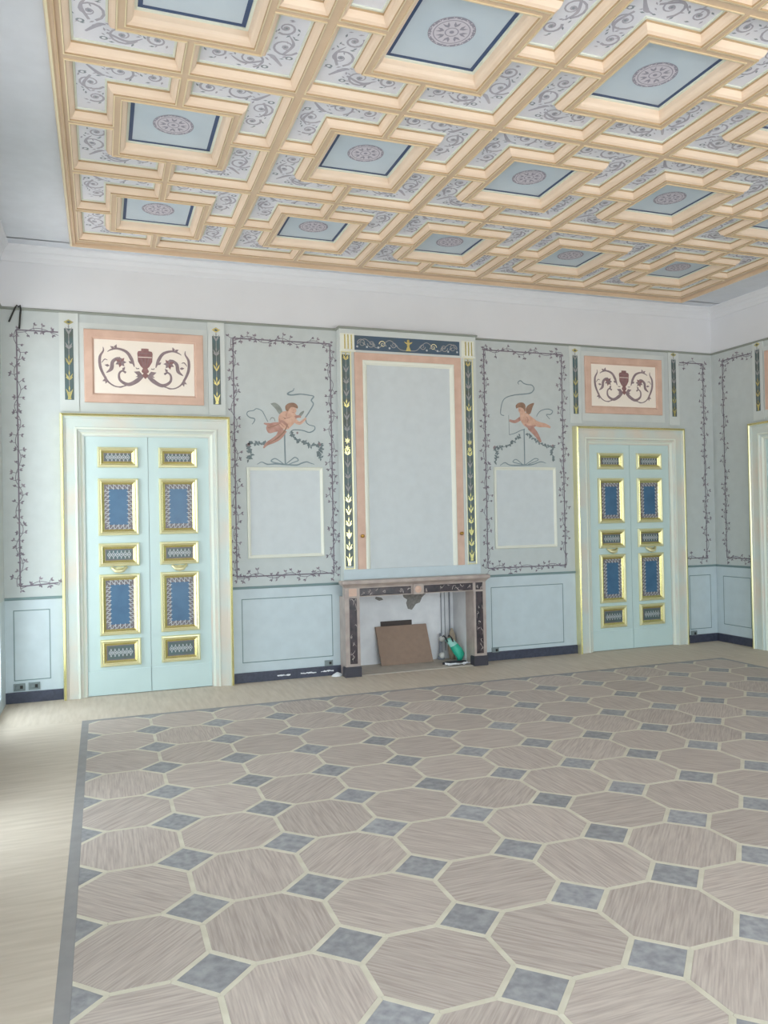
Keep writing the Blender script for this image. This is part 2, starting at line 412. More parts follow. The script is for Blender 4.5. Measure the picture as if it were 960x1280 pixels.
og = oct_pts(HB); o0 = oct_pts(0); dg = inset([(0, -dh), (dh, 0), (0, dh), (-dh, 0)], HB)
for j in range(NCY):
    for i in range(NCX):
        cx, cy = FX0+(i+.5)*PITCHF, FY1-(j+.5)*PITCHF
        mv = lambda p, x=cx, y=cy: (p[0]+x, p[1]+y)
        if i < NCX-1:                        # shared upright side with the octagon to the right
            strips.append([mv(o0[2]), (og[7][0]+cx+PITCHF, og[7][1]+cy), (og[6][0]+cx+PITCHF, og[6][1]+cy), mv(o0[3]), mv(og[3]), mv(og[2])])
        if j < NCY-1:                        # shared side with the octagon below
            strips.append([mv(o0[0]), (og[5][0]+cx, og[5][1]+cy-PITCHF), (og[4][0]+cx, og[4][1]+cy-PITCHF), mv(o0[1]), mv(og[1]), mv(og[0])])
        for a, b, dx, dy, d1, d2 in ((1, 2, 1, -1, 3, 2), (3, 4, 1, 1, 0, 3), (5, 6, -1, 1, 1, 0), (7, 0, -1, -1, 2, 1)):
            ox, oy = cx+dx*hp, cy+dy*hp      # diamond beyond this slanting side
            P1, P2 = mv(o0[a]), mv(o0[b])
            cand = [(dg[k][0]+ox, dg[k][1]+oy) for k in range(4)]
            near = lambda p: min(cand, key=lambda q: (q[0]-p[0])**2+(q[1]-p[1])**2)
            strips.append([P1, near(P1), near(P2), P2, mv(og[b]), mv(og[a])])
good = []
for s in strips:
    c = clip(s, ix0, iy0, ix1, iy1)
    if len(c) >= 3:
        ar = sum(c[i-1][0]*c[i][1]-c[i][0]*c[i-1][1] for i in range(len(c)))/2
        if abs(ar) > 1e-5: good.append(c if ar > 0 else c[::-1])
def cen(c): return (sum(p[0] for p in c)/len(c), sum(p[1] for p in c)/len(c))
def rank(c):
    x, y = cen(c); d = (x-0)**2+y**2
    ang = math.atan2(x, max(y, 0.01))
    return d + (0 if (y > 2.2 and -0.12 < ang < 0.82) else 500)
good.sort(key=rank)
rest = MB()
for k, c in enumerate(good):
    c = inset(c, 0.0003)
    if k < 298:
        x, y = cen(c); mb = MB(); slab(mb, [(p[0]-x, p[1]-y) for p in c], BAND, top=-0.0002); mb.build('banding_strip', floor, loc=(x, y, 0))
    else: slab(rest, [tuple(p) for p in c], BAND, top=-0.0002)
rest.build('banding_strips', floor, kind='stuff')

# ------------------------------------------------------------------ ceiling
KX, CPX, KY, CPY = 0.505, 1.382, 6.995, 1.5207
NI, NJ = 5, 6
ZS = 4.295                                   # underside of the ribs
CX0, CX1 = -0.236, 6.835
CY1, CY0 = 7.872, KY-CPY*(NJ-1)-0.877
ce = MB()
for a, b in (((XL-T, CY1-.02), (XR+T, YB+T)), ((XL-T, YR-T), (XR+T, CY0+.02)), ((XL-T, CY0), (CX0+.02, CY1)), ((CX1-.02, CY0), (XR+T, CY1))):
    ce.box((a[0], a[1], ZC), (b[0], b[1], ZC+.2), CEILP)
ce.box((XL-T, YR-T, 4.5), (XR+T, YB+T, 4.7), CEILP)
ceiling = ce.build('ceiling', kind='structure')
ONCEIL = lambda u, v, h: (u, v, h)
gx0, gx1 = KX-CPX/2-.0, KX+CPX*(NI-.5)
gy1, gy0 = KY+CPY/2, KY-CPY*(NJ-.5)
RW, MW = 0.025, 0.0175                        # half widths of the main and the short ribs
fr = MB()                                    # moulded frame round the coffered field
Q = [(CX0, CY0), (CX1, CY0), (CX1, CY1), (CX0, CY1)]
fr.grid([[(Q[k][0]+sx*d, Q[k][1]+sy*d, z) for k, (sx, sy) in enumerate(((1, 1), (-1, 1), (-1, -1), (1, -1)))] for d, z in
         ((0, ZC+.01), (0, ZS-.02), (.008, ZS-.028), (.02, ZS-.028), (.03, ZS-.012), (.045, ZS-.012), (.05, ZS-.018))], [TAN, GOLDC, GOLDC, TAN, TAN, GOLDC], loop=True)
inner = [(gx0+RW, gy0+RW), (gx1-RW, gy0+RW), (gx1-RW, gy1-RW), (gx0+RW, gy1-RW)]
o4 = [(Q[k][0]+sx*.05, Q[k][1]+sy*.05) for k, (sx, sy) in enumerate(((1, 1), (-1, 1), (-1, -1), (1, -1)))]
fr.grid([[(p[0], p[1], ZS-.018) for p in o4], [(p[0], p[1], ZS) for p in o4], [(p[0], p[1], ZS) for p in inner], [(p[0], p[1], ZS+.12) for p in inner]], TAN, loop=True)
fr.build('coffer_border_moulding', ceiling)
SQX, SQY = 0.385, 0.417                      # outer half size of the raised square
for i in range(NI-1):
    x = KX+CPX*(i+.5); mb = MB(); mb.box((-RW, gy0+RW, 0), (RW, gy1-RW, .1), TAN); mb.build('long_rib', ceiling, loc=(x, 0, ZS))
for j in range(NJ-1):
    y = KY-CPY*(j+.5)
    for i in range(NI):
        x0 = KX+CPX*(i-.5)+RW; x1 = KX+CPX*(i+.5)-RW
        if ('crib',) in proto: copy_of(proto[('crib',)], ceiling, ((x0+x1)/2, y, ZS))
        else:
            mb = MB(); mb.box(((x0-x1)/2, -RW, 0), ((x1-x0)/2, RW, .1), TAN); proto[('crib',)] = mb.build('cross_rib', ceiling, loc=((x0+x1)/2, y, ZS))
def scroll_L(P, ax, ay, sx, sy):
    """acanthus scrolls in an L coffer; ax, ay = centre lines of the two arms, sx, sy = outer direction"""
    def S_(x, y, r, a0, t, w): P.spiral(x*sx, y*sy, r, r*.15, a0 if sx*sy > 0 else PI/2-a0, t*sx*sy, w, w*.3, SCRC)
    X, Y = ax, ay
    for k, (x, y) in enumerate(((X, Y-.17), (X-.03, Y-.34), (X-.17, Y), (X-.36, Y-.01))):
        r = (.085, .06)[k % 2]
        S_(x, y, r, (0.4, 2.2, 1.2, 3.6)[k], 1.35*(1 if k in (0, 3) else -1), .017)
        P.disc(x*sx, y*sy, .02, SCRC, n=7)
        P.lift(); P.disc(x*sx, y*sy, .008, SCRG, n=6); P.lift(-1)
        for a in range(5):
            t = a*1.26+k
            P.leaf(x*sx+r*1.05*math.cos(t), y*sy+r*1.05*math.sin(t), t+1.2, .034, .014, SCRC if a % 2 else SCRG)
    P.stroke([((X+.02)*sx, (Y+.02)*sy), ((X-.05)*sx, (Y-.06)*sy), ((X-.085)*sx, (Y-.07)*sy)], [.012, .03, .006], SCRC)
    P.stroke([((X-.0)*sx, (Y-.09)*sy), ((X+.04)*sx, (Y-.2)*sy), ((X+.0)*sx, (Y-.28)*sy)], [.016, .02, .004], SCRC)
    P.stroke([((X-.09)*sx, (Y+.0)*sy), ((X-.2)*sx, (Y+.05)*sy), ((X-.28)*sx, (Y+.0)*sy)], [.016, .02, .004], SCRC)
    for x, y in ((X+.045, Y-.07), (X-.075, Y+.055)):
        P.disc(x*sx, y*sy, .024, SCRG, n=9, r2=.017); P.lift(); P.disc(x*sx, y*sy, .011, LILAC, n=7); P.lift(-1)
    for _ in range(16):
        if random.random() < .5: x, y = X+random.uniform(-.08, .06), Y-random.uniform(.05, .45)
        else: x, y = X-random.uniform(.05, .42), Y+random.uniform(-.08, .08)
        P.leaf(x*sx, y*sy, random.uniform(0, 6.28), .03, .011, random.choice((SCRC, SCRG, SCRC)))
COFFER = [(0, 0.0), (0, -.007), (.008, -.007), (.010, .003), (.016, .007), (.026, .012), (.036, .025), (.043, .044), (.045, .056), (.056, .057), (.058, .066)]
COFM = [GOLDC, GOLDC, BROWNC, CREAM, CREAM, CREAM, CREAM, BROWNC, PALEG, PALEG]
Lproto = {}
for qx in (1, -1):
    for qy in (1, -1):
        ox, oy = CPX/2-RW, CPY/2-RW
        L = [(SQX, MW), (ox, MW), (ox, oy), (MW, oy), (MW, SQY), (SQX, SQY)]
        L = [(x*qx, y*qy) for x, y in L]
        if qx*qy < 0: L = L[::-1]
        mb = MB(); sweep(mb, L, COFFER, COFM, ONCEIL)
        co = mb.build('corner_coffer', ceiling, loc=(KX, KY, ZS))
        mb = MB(); mb.poly([(p.x, p.y, .0655) for p in inset(L, .056)], LILAC)
        P = Paint(mb, lambda u, v, h: (u, v, .0655-h), h=.001, step=.0003)
        random.seed(11)
        scroll_L(P, (SQX+ox)/2, (SQY+oy)/2, qx, qy)
        pa = mb.build('scroll_panel', co)
        Lproto[qx, qy] = (co, pa)
SQ = [(-SQX, -SQY), (SQX, -SQY), (SQX, SQY), (-SQX, SQY)]
SF = [(0, .02), (0, 0), (.036, 0), (.036, -.007), (.043, -.007), (.046, .004), (.066, .012), (.075, .02), (.082, .036), (.084, .056), (.085, .067), (.100, .069), (.101, .076)]
SFM = [TAN, TAN, GOLDC, GOLDC, BROWNC, CREAM, CREAM, CREAM, CREAM, CREAM, PALEG, PALEG]
mb = MB(); sweep(mb, SQ, SF, SFM, ONCEIL); sq0 = mb.build('square_coffer', ceiling, loc=(KX, KY, ZS))
mb = MB(); inn = inset(SQ, .1)
mb.poly([(p.x, p.y, .0765) for p in inn], SKYB)
A, B = inset(SQ, .102), inset(SQ, .127)
mb.grid([[(p.x, p.y, .0755) for p in A], [(p.x, p.y, .0755) for p in B]], NAVYC, loop=True)
bp0 = mb.build('blue_panel', sq0)
mb = MB(); P = Paint(mb, lambda u, v, h: (u, v, .0760-h), h=.001, step=.0003)
P.disc(0, 0, .135, ROSL, n=36); P.lift(); P.ring(0, 0, .118, .135, ROSD, 36); P.ring(0, 0, .1, .106, ROSD, 36)
P.ring(0, 0, .034, .04, ROSD, 20); P.disc(0, 0, .014, ROSD, n=10)
P.lift()
for k in range(8):
    a = k*PI/4
    P.leaf(.045*math.cos(a), .045*math.sin(a), a+.35, .05, .016, ROSD); P.leaf(.045*math.cos(a), .045*math.sin(a), a-.35, .05, .016, ROSD)
    P.disc(.028*math.cos(a), .028*math.sin(a), .006, ROSL, n=6)
for k in range(20):
    a = k*PI/10
    P.leaf(.112*math.cos(a), .112*math.sin(a), a+.9, .026, .01, ROSD if k % 2 else ROSL)
    P.disc(.127*math.cos(a), .127*math.sin(a), .0045, ROSL, n=6)
ro0 = mb.build('rosette', sq0)
mb = MB(); mb.box((-MW, SQY-.001, 0), (MW, CPY/2-RW, .1), TAN); mr0 = mb.build('short_rib', ceiling, loc=(KX, KY, ZS))
mb = MB(); mb.box((SQX-.001, -MW, 0), (CPX/2-RW, MW, .1), TAN); mr1 = mb.build('short_rib', ceiling, loc=(KX, KY, ZS))
mb = MB(); mb.box((-MW, -(CPY/2-RW), 0), (MW, -SQY+.001, .1), TAN); mr2 = mb.build('short_rib', ceiling, loc=(KX, KY, ZS))
mb = MB(); mb.box((-(CPX/2-RW), -MW, 0), (-SQX+.001, MW, .1), TAN); mr3 = mb.build('short_rib', ceiling, loc=(KX, KY, ZS))
for j in range(NJ):
    for i in range(NI):
        if i == j == 0: continue
        loc = (KX+CPX*i, KY-CPY*j, ZS)
        for co, pa in Lproto.values():
            c = copy_of(co, ceiling, loc); copy_of(pa, c, (0, 0, 0))
        c = copy_of(sq0, ceiling, loc); copy_of(bp0, c, (0, 0, 0)); copy_of(ro0, c, (0, 0, 0))
        for r in (mr0, mr1, mr2, mr3): copy_of(r, ceiling, loc)

# cornice under the ceiling and the thin moulding over the painted walls
def run(name, prof, m, pts, closed=False):
    """moulding along the walls: pts = wall corners in the plan, prof = (out, z)"""
    mb = MB(); rows = []
    for out, z in prof: rows.append([(x+dx*out, y+dy*out, z) for x, y, dx, dy in pts])
    mb.grid(rows, m, loop=closed)
    return mb.build(name, kind='structure')
ring4 = [(XL, YR, 1, 1), (XL, YB, 1, -1), (XR, YB, -1, -1), (XR, YR, -1, 1)]
run('trim_1', [(0, 4.155), (.012, 4.155), (.016, 4.17), (.022, 4.20), (.045, 4.235), (.05, 4.237), (.05, 4.245), (.06, 4.262), (.085, 4.285), (.088, 4.302)], WHITE, ring4, True)

# ------------------------------------------------------------------ wall decoration helpers (wall frame: u, out, v)
def vine(parent, segs, seed, label=None):
    """painted rod wound with a leafy tendril; segs = list of ((u0,v0),(u1,v1))"""
    random.seed(seed); mb = MB(); P = Paint(mb, ONWALL, h=.0012, step=.0004)
    for (a, b) in segs:
        a, b = Vector(a), Vector(b); Lg = (b-a).length; d = (b-a)/Lg; q = Vector((-d.y, d.x))
        P.stroke([a, b], .013, VINE, k=1)
        n = max(4, int(Lg/.07)); ph = random.uniform(0, 6)
        pts = [a + d*(Lg*i/n) + q*(.028*math.sin(ph+i*1.35)+random.uniform(-.006, .006)) for i in range(n+1)]
        P.lift(); P.stroke(pts, .006, VINE, k=4)
        for i, p in enumerate(pts):
            for s in (1, -1):
                if random.random() < .82:
                    ang = math.atan2(d.y, d.x) + s*random.uniform(.7, 1.5)
                    r = random.uniform(.012, .04); x, y = p.x+math.cos(ang)*r, p.y+math.sin(ang)*r
                    P.stroke([p, (x, y)], .005, VINE, k=2)
                    for t in range(random.choice((2, 2, 3))):
                        P.leaf(x, y, ang+(t-1)*1.0+random.uniform(-.3, .3), random.uniform(.026, .038), .018, random.choice((LEAFP, VINE)))
        P.lift(-1)
    return mb.build('vine_border', parent, label=label)
def field_lines(parent, x0, z0, x1, z1, w=.009):
    mb = MB(); sweep(mb, rect(x0, z0, x1, z1), [(0, .0012), (w, .0012)], DLINE, ONWALL)
    mb.build('dado_outline', parent)
def dado_rail(parent, x0, x1, z=.973):
    mb = MB(); mb.grid([[(x0, -h, v), (x1, -h, v)] for h, v in ((0, z-.012), (.006, z-.012), (.01, z-.004), (.01, z+.006), (.004, z+.014), (0, z+.014))], DLINE)
    mb.build('dado_rail', parent)
def candelabrum(P, x, z0, z1, w, big=False):
    """gilt candelabrum ornament on a dark strip"""
    H = z1-z0; n = max(3, int(H/.12))
    P.stroke([(x, z0+.03), (x, z1-.02)], .006, ORN, k=1); P.lift()
    for i in range(n):
        z = z0+.05+(H-.09)*i/(n-1 if n > 1 else 1); f = i/(n-1)
        m = GOLD if (f < .28 or (big and i % 4 == 1) or (not big and .3 < f < .55)) else ORN
        s = w*.36
        P.leaf(x, z-.01, PI/2+.45, .075, .018, m); P.leaf(x, z-.01, PI/2-.45, .075, .018, m)
        P.leaf(x, z+.03, PI/2, .06, .014, m)
        if i % 2 == 0: P.disc(x, z, s*.42, m, n=8)
        else: P.stroke([(x-s, z+.02), (x, z-.005), (x+s, z+.02)], .007, m, k=3)
    P.lift(); P.shape([(x-w*.3, z0+.075), (x+w*.3, z0+.075), (x+w*.16, z0+.028), (x-w*.16, z0+.028)], GOLD)
    P.shape([(x-w*.12, z0+.05), (x+w*.12, z0+.05), (x+w*.2, z0+.004), (x-w*.2, z0+.004)], GOLD)
def pilaster_strip(parent, x0, x1, z0, z1, dia=True):
    """dark painted strip on a slightly raised pale stile"""
    mb = MB(); e = .045
    mb.box((x0-e, -.012, z0-.11), (x1+e, .001, ZT-.012), FIELD2)
    P = Paint(mb, ONWALL, h=.0135, step=.0004)
    P.shape(rect(x0, z0, x1, z1), STRIP); P.lift()
    candelabrum(P, (x0+x1)/2, z0, z1, x1-x0)
    if dia:
        c = (x0+x1)/2; z = z1+.062
        P.shape([(c-.045, z), (c, z-.026), (c+.045, z), (c, z+.026)], GOLD); P.lift(); P.shape([(c-.022, z), (c, z-.012), (c+.022, z), (c, z+.012)], STRIP)
    return mb.build('pilaster_strip', parent)

# scroll painting over the doors (half drawn in a (a, b) sheet 960 x 678 and mirrored about the urn)
AX = lambda a, b: (-0.17152+.001353*a-.00002*b, 3.65376+.00003*a-.001413*b)
def overdoor(name, loc, rot, x0, z0, x1, z1, label):
    o = empty(name, loc, label, 'panel', rot=rot)
    sx = (x1-x0)/1.135; cx = (x0+x1)/2
    mb = MB(); mb.box((x0-.045, -.004, z0-.09), (x1+.045, .001, z1+.06), FIELD2); mb.build('backing', o)
    mb = MB(); sweep(mb, rect(x0, z0, x1, z1), [(0, .003), (0, .022), (.006, .026), (.072, .026), (.08, .022), (.084, .012), (.092, .011)], PINK, ONWALL); mb.build('pink_frame', o)
    ix, iz = .088, .088
    mb = MB(); mb.poly([ONWALL(u, v, .011) for u, v in rect(x0+ix, z0+iz, x1-ix, z1-iz)], IVORY)
    zc = (z0+z1)/2
    def pt(a, b): return ((a-460)*.001353*sx, (345-b)*.00138)
    P = Paint(mb, lambda u, v, h: (cx+u, -h, zc+v), h=.0125, step=.0004)
    def st(pts, w, m=SCROLL):
        Q = [pt(*p) for p in pts]; W = [v*.00137 for v in w]
        P.stroke(Q, W, m, k=5); P.stroke([(-q[0], q[1]) for q in Q], W, m, k=5)
    def lf(a, b, ang, L, w, m=SCROLL):
        x, y = pt(a, b); P.leaf(x, y, ang, L*.00137, w*.00137, m); P.leaf(-x, y, PI-ang, L*.00137, w*.00137, m)
    st([(440, 400), (400, 440), (340, 468), (285, 440), (278, 395), (300, 372), (325, 385)], [26, 30, 24, 18, 14, 12, 16])
    st([(345, 470), (270, 488), (215, 465), (180, 420), (150, 350), (148, 280), (172, 235), (170, 208)], [8, 8, 10, 16, 20, 18, 10, 3])
    st([(385, 340), (365, 285), (330, 235), (270, 215), (225, 225), (200, 240)], [5, 24, 20, 14, 10, 4])
    st([(190, 390), (225, 360), (235, 310), (270, 285), (300, 300)], [4, 26, 24, 20, 24])
    st([(160, 320), (180, 295), (200, 300)], [4, 8, 3])
    P.lift()
    for a, b in ((290, 310),):
        for k in range(7): lf(a, b, k*.9, 40, 24, SCROLL2 if k % 2 else SCROLL)
    for a, b, g in ((250, 218, 2.6), (250, 218, 1.2), (195, 435, 3.6), (195, 435, 2.4), (195, 435, 4.4), (300, 372, 1.0), (345, 300, -.6), (215, 340, 3.0)): lf(a, b, g, 36, 20)
    lf(440, 395, 2.8, 62, 34); lf(440, 395, 3.5, 50, 22); st([(418, 350), (400, 352), (395, 342)], [8, 6, 3]); st([(350, 462), (290, 488), (262, 486)], [4, 10, 3])
    urn = [(0, 205), (26, 206), (26, 222), (48, 226), (54, 240), (50, 300), (30, 335), (16, 348), (26, 368), (22, 378), (12, 384), (0, 384)]
    U = [pt(460+a, b) for a, b in urn]; P.shape([(-x, y) for x, y in U[::-1]] + U, SCROLL2); P.lift()
    P.stroke([pt(412, 268), pt(508, 268)], .006, IVORY, k=1); P.stroke([pt(420, 240), pt(500, 240)], .004, SCROLL, k=1)
    for k in (-1, 0, 1): P.stroke([pt(460+k*26, 275), pt(460+k*12, 335)], .004, SCROLL, k=1)
    P.shape([pt(436, 398), pt(460, 372), pt(484, 398), pt(460, 425)], SCROLL2)
    mb.build('scroll_painting', o)
    return o

# panelled double doors
CASE_H = .075
def door(name, loc, rot, x0, label, flip=False):
    """x0 = left edge of the casing; wall frame"""
    w, ht = 1.606, 2.728
    d = empty(name, loc, label, kind='structure', rot=rot)
    x1 = x0+w
    mb = MB()                                # casing: three sided sweep from the outer edge inwards
    prof = [(0, 0), (0, .075), (.006, .088), (.022, .092), (.03, .080), (.034, .072), (.044, .072), (.048, .064), (.128, .060), (.134, .066), (.15, .066), (.160, .052), (.166, .050), (.178, .046), (.19, .034), (.20, .030), (.214, .028), (.216, .006)]
    pm = [GOLDP, GOLDP, GOLD, GOLDP, CASING, CASING, CASING, CASING, CASING, PALEG, CASING, CASING, CASING, PALEG, PALEG, CASING, CASING]
    rows = []
    for dd, h in prof: rows.append([(x0+dd, -h, 0.0), (x0+dd, -h, ht-dd), (x1-dd, -h, ht-dd), (x1-dd, -h, 0.0)])
    mb.grid(rows, pm); mb.build('door_casing', d)
    lx0, lx1, lt = x0+.214, x1-.214, ht-.214
    mid = (lx0+lx1)/2
    for s, (a, b) in enumerate(((lx0, mid-.002), (mid+.002, lx1))):
        mb = MB(); mb.box((a, -.016, .006), (b, -.001, lt), MINT)
        mb.box((a+.002, -.022, .006), (b-.002, -.015, .232), MINT)
        mb.grid([[(a, -h, z), (b, -h, z)] for h, z in ((.022, .232), (.021, .238), (.017, .243))], MINT)
        lf = mb.build('door_leaf', d)
        c = (a+b)/2 + (.012 if s == 0 else -.008) - .0
        for z0, z1, big in ((2.212, 2.412, 0), (1.549, 2.104, 1), (1.247, 1.474, 0), (.578, 1.172, 1), (.276, .539, 0)):
            h0 = .016; X0, X1 = c-.189, c+.189
            mb = MB(); sweep(mb, rect(X0, z0, X1, z1), [(0, h0), (.001, h0+.012), (.008, h0+.022), (.018, h0+.024), (.026, h0+.018), (.030, h0+.020), (.036, h0+.018), (.054, h0+.004), (.060, h0+.001)],
                             [GOLDP, GOLDP, GOLDP, GOLDP, GOLD, GOLDP, GOLD, GOLD], ONWALL)  # paler gilding on the outer band stands in for its highlight
            mb.build('panel_frame', lf)
            q = rect(X0+.058, z0+.056, X1-.058, z1-.056)
            mb = MB(); hh = h0+.0015
            P = Paint(mb, ONWALL, h=hh, step=.0004)
            P.shape(q, LACEBG); P.lift()
            (u0, v0), (u1, v1) = q[0], q[2]
            if big:
                P.shape(rect(u0+.043, v0+.048, u1-.043, v1-.048), BLUE); P.lift()
                def side(p, r, nx, ny):
                    p, r = Vector(p), Vector(r); n = max(3, int((r-p).length/.042)); nn = Vector((nx, ny)); dd = (r-p)/n
                    for k in range(n):
                        c0 = p+dd*(k+.5)
                        P.stroke([c0-dd*.5, c0-dd*.25+nn*.02, c0+nn*.004, c0+dd*.25-nn*.012, c0+dd*.5], .0055, LACE, k=3)
                        P.leaf(*(c0+nn*.010), math.atan2(ny, nx), .026, .012, LACE)
                        P.leaf(*(c0-nn*.006), math.atan2(-ny, -nx), .016, .009, LACE)
                e = .02
                side((u0+e, v0+e), (u1-e, v0+e), 0, 1); side((u0+e, v1-e), (u1-e, v1-e), 0, -1)
                side((u0+e, v0+e+.03), (u0+e, v1-e-.03), 1, 0); side((u1-e, v0+e+.03), (u1-e, v1-e-.03), -1, 0)
            else:
                zc = (v0+v1)/2; P.shape(rect(u0+.012, v0+.012, u1-.012, v1-.012), STRIP); P.lift()
                n = 24; q0, q1 = u0+.022, u1-.022
                for sg in (1, -1):             # two strands of a guilloche
                    P.stroke([(q0+(q1-q0)*k/n, zc+sg*.021*math.sin(PI*k/4)) for k in range(n+1)], .006, LACE, k=2)
                for k in range(6):
                    x = q0+(q1-q0)*(k+.5)/6; P.disc(x, zc, .008, LACE, n=8)
                    for sg in (1, -1): P.leaf(x, zc+sg*.024, 1.57*sg, .016, .014, LACE)
            mb.build('panel', lf)
        mb = MB(); hx, hz = c-.003, 1.225      # scalloped pull handle
        mb.tube([(hx+u, -.022-hh, hz+v) for u, v, hh in ((-.078, .004, 0), (-.066, .010, .01), (-.055, -.004, .02), (-.035, -.020, .03), (0, -.026, .034), (.035, -.020, .03), (.055, -.004, .02), (.066, .010, .01), (.078, .004, 0))],
                [.008, .014, .013, .017, .020, .017, .013, .014, .008], GOLDP, n=10)
        mb.tube([(hx+u, -.018, hz+.008) for u in (-.06, -.03, 0, .03, .06)], [.010, .006, .009, .006, .010], GOLDP, n=8)
        mb.box((hx-.05, -.024, hz-.02), (hx+.05, -.016, hz+.012), GOLDP); mb.build('handle', lf, smooth=True)
    return d

# ------------------------------------------------------------------ back wall
D1, D2 = -0.358, 5.358
door('door_1', (0, YB, 0), 0, D1, 'pale mint double door with gilt framed blue panels left of the fireplace')
door('door_2', (0, YB, 0), 0, D2, 'mint double door with gilt framed blue panels right of the fireplace')
door('door_3', (XR, YB, 0), -PI/2, 0.655, 'double door on the right wall seen only by its gilt casing edge')
overdoor('overdoor_panel', (0, YB, 0), 0, -0.133, 2.845, 1.000, 3.556, 'pink framed ivory panel with plum urn and scrolls above the left door')
overdoor('overdoor_panel', (0, YB, 0), 0, 5.545, 2.895, 6.678, 3.590, 'pink framed ivory panel with urn and scrolls above the door right of fireplace')
overdoor('overdoor_panel', (XR, YB, 0), -PI/2, 0.655+.225, 2.87, 0.655+1.36, 3.57, 'pink framed panel above the door on the right wall, cut by the photo edge')
for x0, x1, z0, z1 in ((-.308, -.226, 2.862, 3.549), (1.093, 1.172, 2.86, 3.56), (5.376, 5.446, 2.88, 3.585), (6.835, 6.905, 2.884, 3.61)): pilaster_strip(wall_back, x0, x1, z0, z1)
pilaster_strip(wall_right, .732, .80, 2.87, 3.61)
vine(wall_back, [((-.725, 1.09), (-.725, 3.51)), ((-.725, 3.51), (-.36, 3.51)), ((-.725, 1.09), (-.39, 1.11))], 1)
def vine_rect(parent, x0, z0, x1, z1, seed): vine(parent, [((x0, z0), (x0, z1)), ((x0, z1), (x1, z1)), ((x1, z1), (x1, z0)), ((x1, z0), (x0, z0))], seed)
vine_rect(wall_back, 1.305, 1.09, 2.342, 3.553, 2)
vine_rect(wall_back, 4.187, 1.064, 5.226, 3.59, 3)
vine(wall_back, [((7.342, 1.078), (7.342, 3.58)), ((7.342, 3.58), (6.97, 3.58)), ((7.342, 1.078), (7.02, 1.078))], 4)
vine(wall_right, [((.19, 1.08), (.19, 3.59)), ((.19, 3.59), (.66, 3.59)), ((.19, 1.08), (.62, 1.08))], 5)
dado_rail(wall_back, XL, D1); dado_rail(wall_back, D1+1.606, 2.42); dado_rail(wall_back, 4.02, D2); dado_rail(wall_back, D2+1.606, XR); dado_rail(wall_right, 0, .655); dado_rail(wall_right, 2.261, LR)
field_lines(wall_back, -.79, .205, -.47, .867); field_lines(wall_back, 1.345, .2, 2.315, .86); field_lines(wall_back, 4.215, .142, 5.18, .845)
field_lines(wall_back, 7.05, .17, 7.39, .86); field_lines(wall_right, .115, .225, .57, .845)
def baseboard(name, segs, loc, rot=0):
    mb = MB()
    for x0, x1 in segs: mb.box((x0, -.018, 0), (x1, 0, .095), NAVY); mb.box((x0, -.014, .095), (x1, 0, .101), NAVY)
    o = mb.build(name, loc=loc, rot=(0, 0, rot), kind='structure')
baseboard('baseboard_left', [(XL, D1)], (0, YB, 0)); baseboard('baseboard_back', [(D1+1.606, 2.42)], (0, YB, 0))
baseboard('baseboard_middle', [(4.04, D2)], (0, YB, 0)); baseboard('baseboard_corner', [(D2+1.606, XR)], (0, YB, 0))
baseboard('baseboard_right', [(0.018, .655), (2.261, LR)], (XR, YB, 0), -PI/2)

# raised empty frames with painted cherubs over them
def wall_frame(x0, z0, x1, z1, label):
    o = empty('panel_frame', (0, YB, 0), label, 'frame')
    mb = MB(); sweep(mb, rect(x0, z0, x1, z1), [(0, .001), (0, .014), (.005, .022), (.013, .023), (.02, .015), (.027, .012), (.031, .005), (.034, .004)], CREAMW, ONWALL); mb.build('moulding', o)
    mb = MB(); mb.poly([ONWALL(u, v, .004) for u, v in rect(x0+.033, z0+.033, x1-.033, z1-.033)], PALE); mb.build('inner_panel', o)
wall_frame(1.422, 1.275, 2.236, 2.222, 'empty cream moulded wall frame under the cherub left of the fireplace')
wall_frame(4.283, 1.285, 5.108, 2.234, 'empty cream moulded wall frame under the cherub right of the fireplace')

def cherub(aff, shapes, label):
    (a0, a1, a2), (b0, b1, b2) = aff
    pt = lambda a, b: (a0+a1*a+a2*b, b0+b1*a+b2*b)
    k = a1
    mb = MB(); P = Paint(mb, ONWALL, h=.0015, step=.0004)
    for sh in shapes:
        t = sh[0]
        if t == 's': P.stroke([pt(*p) for p in sh[1]], [w*k for w in sh[2]], sh[3], k=6)
        elif t == 'p':
            q = [Vector(pt(*p)) for p in sh[1]]; q = spline(q+[q[0]], 4)[:-1]
            P.shape(q, sh[2])
        elif t == 'e': x, y = pt(sh[1], sh[2]); P.disc(x, y, sh[3]*k, sh[5], n=18, r2=sh[4]*k, a=sh[6] if len(sh) > 6 else 0)
        elif t == 'l': x, y = pt(sh[1], sh[2]); P.leaf(x, y, sh[3], sh[4]*k, sh[5]*k, sh[6])
        elif t == 'g':                        # leafy garland along a path
            pts = spline([Vector(pt(*p)) for p in sh[1]], 5)
            P.stroke(pts, .006, sh[2], smooth=False)
            for p in pts:
                for _ in range(2): P.leaf(p.x, p.y, random.uniform(0, 6.28), random.uniform(.025, .045), .022, sh[2])
        elif t == '^': P.lift()
    return mb.build('cherub_painting', wall_back, label=label)
random.seed(21)
LA = ((1.3662, .001075, -.00002), (3.09224, .000021, -.001056))
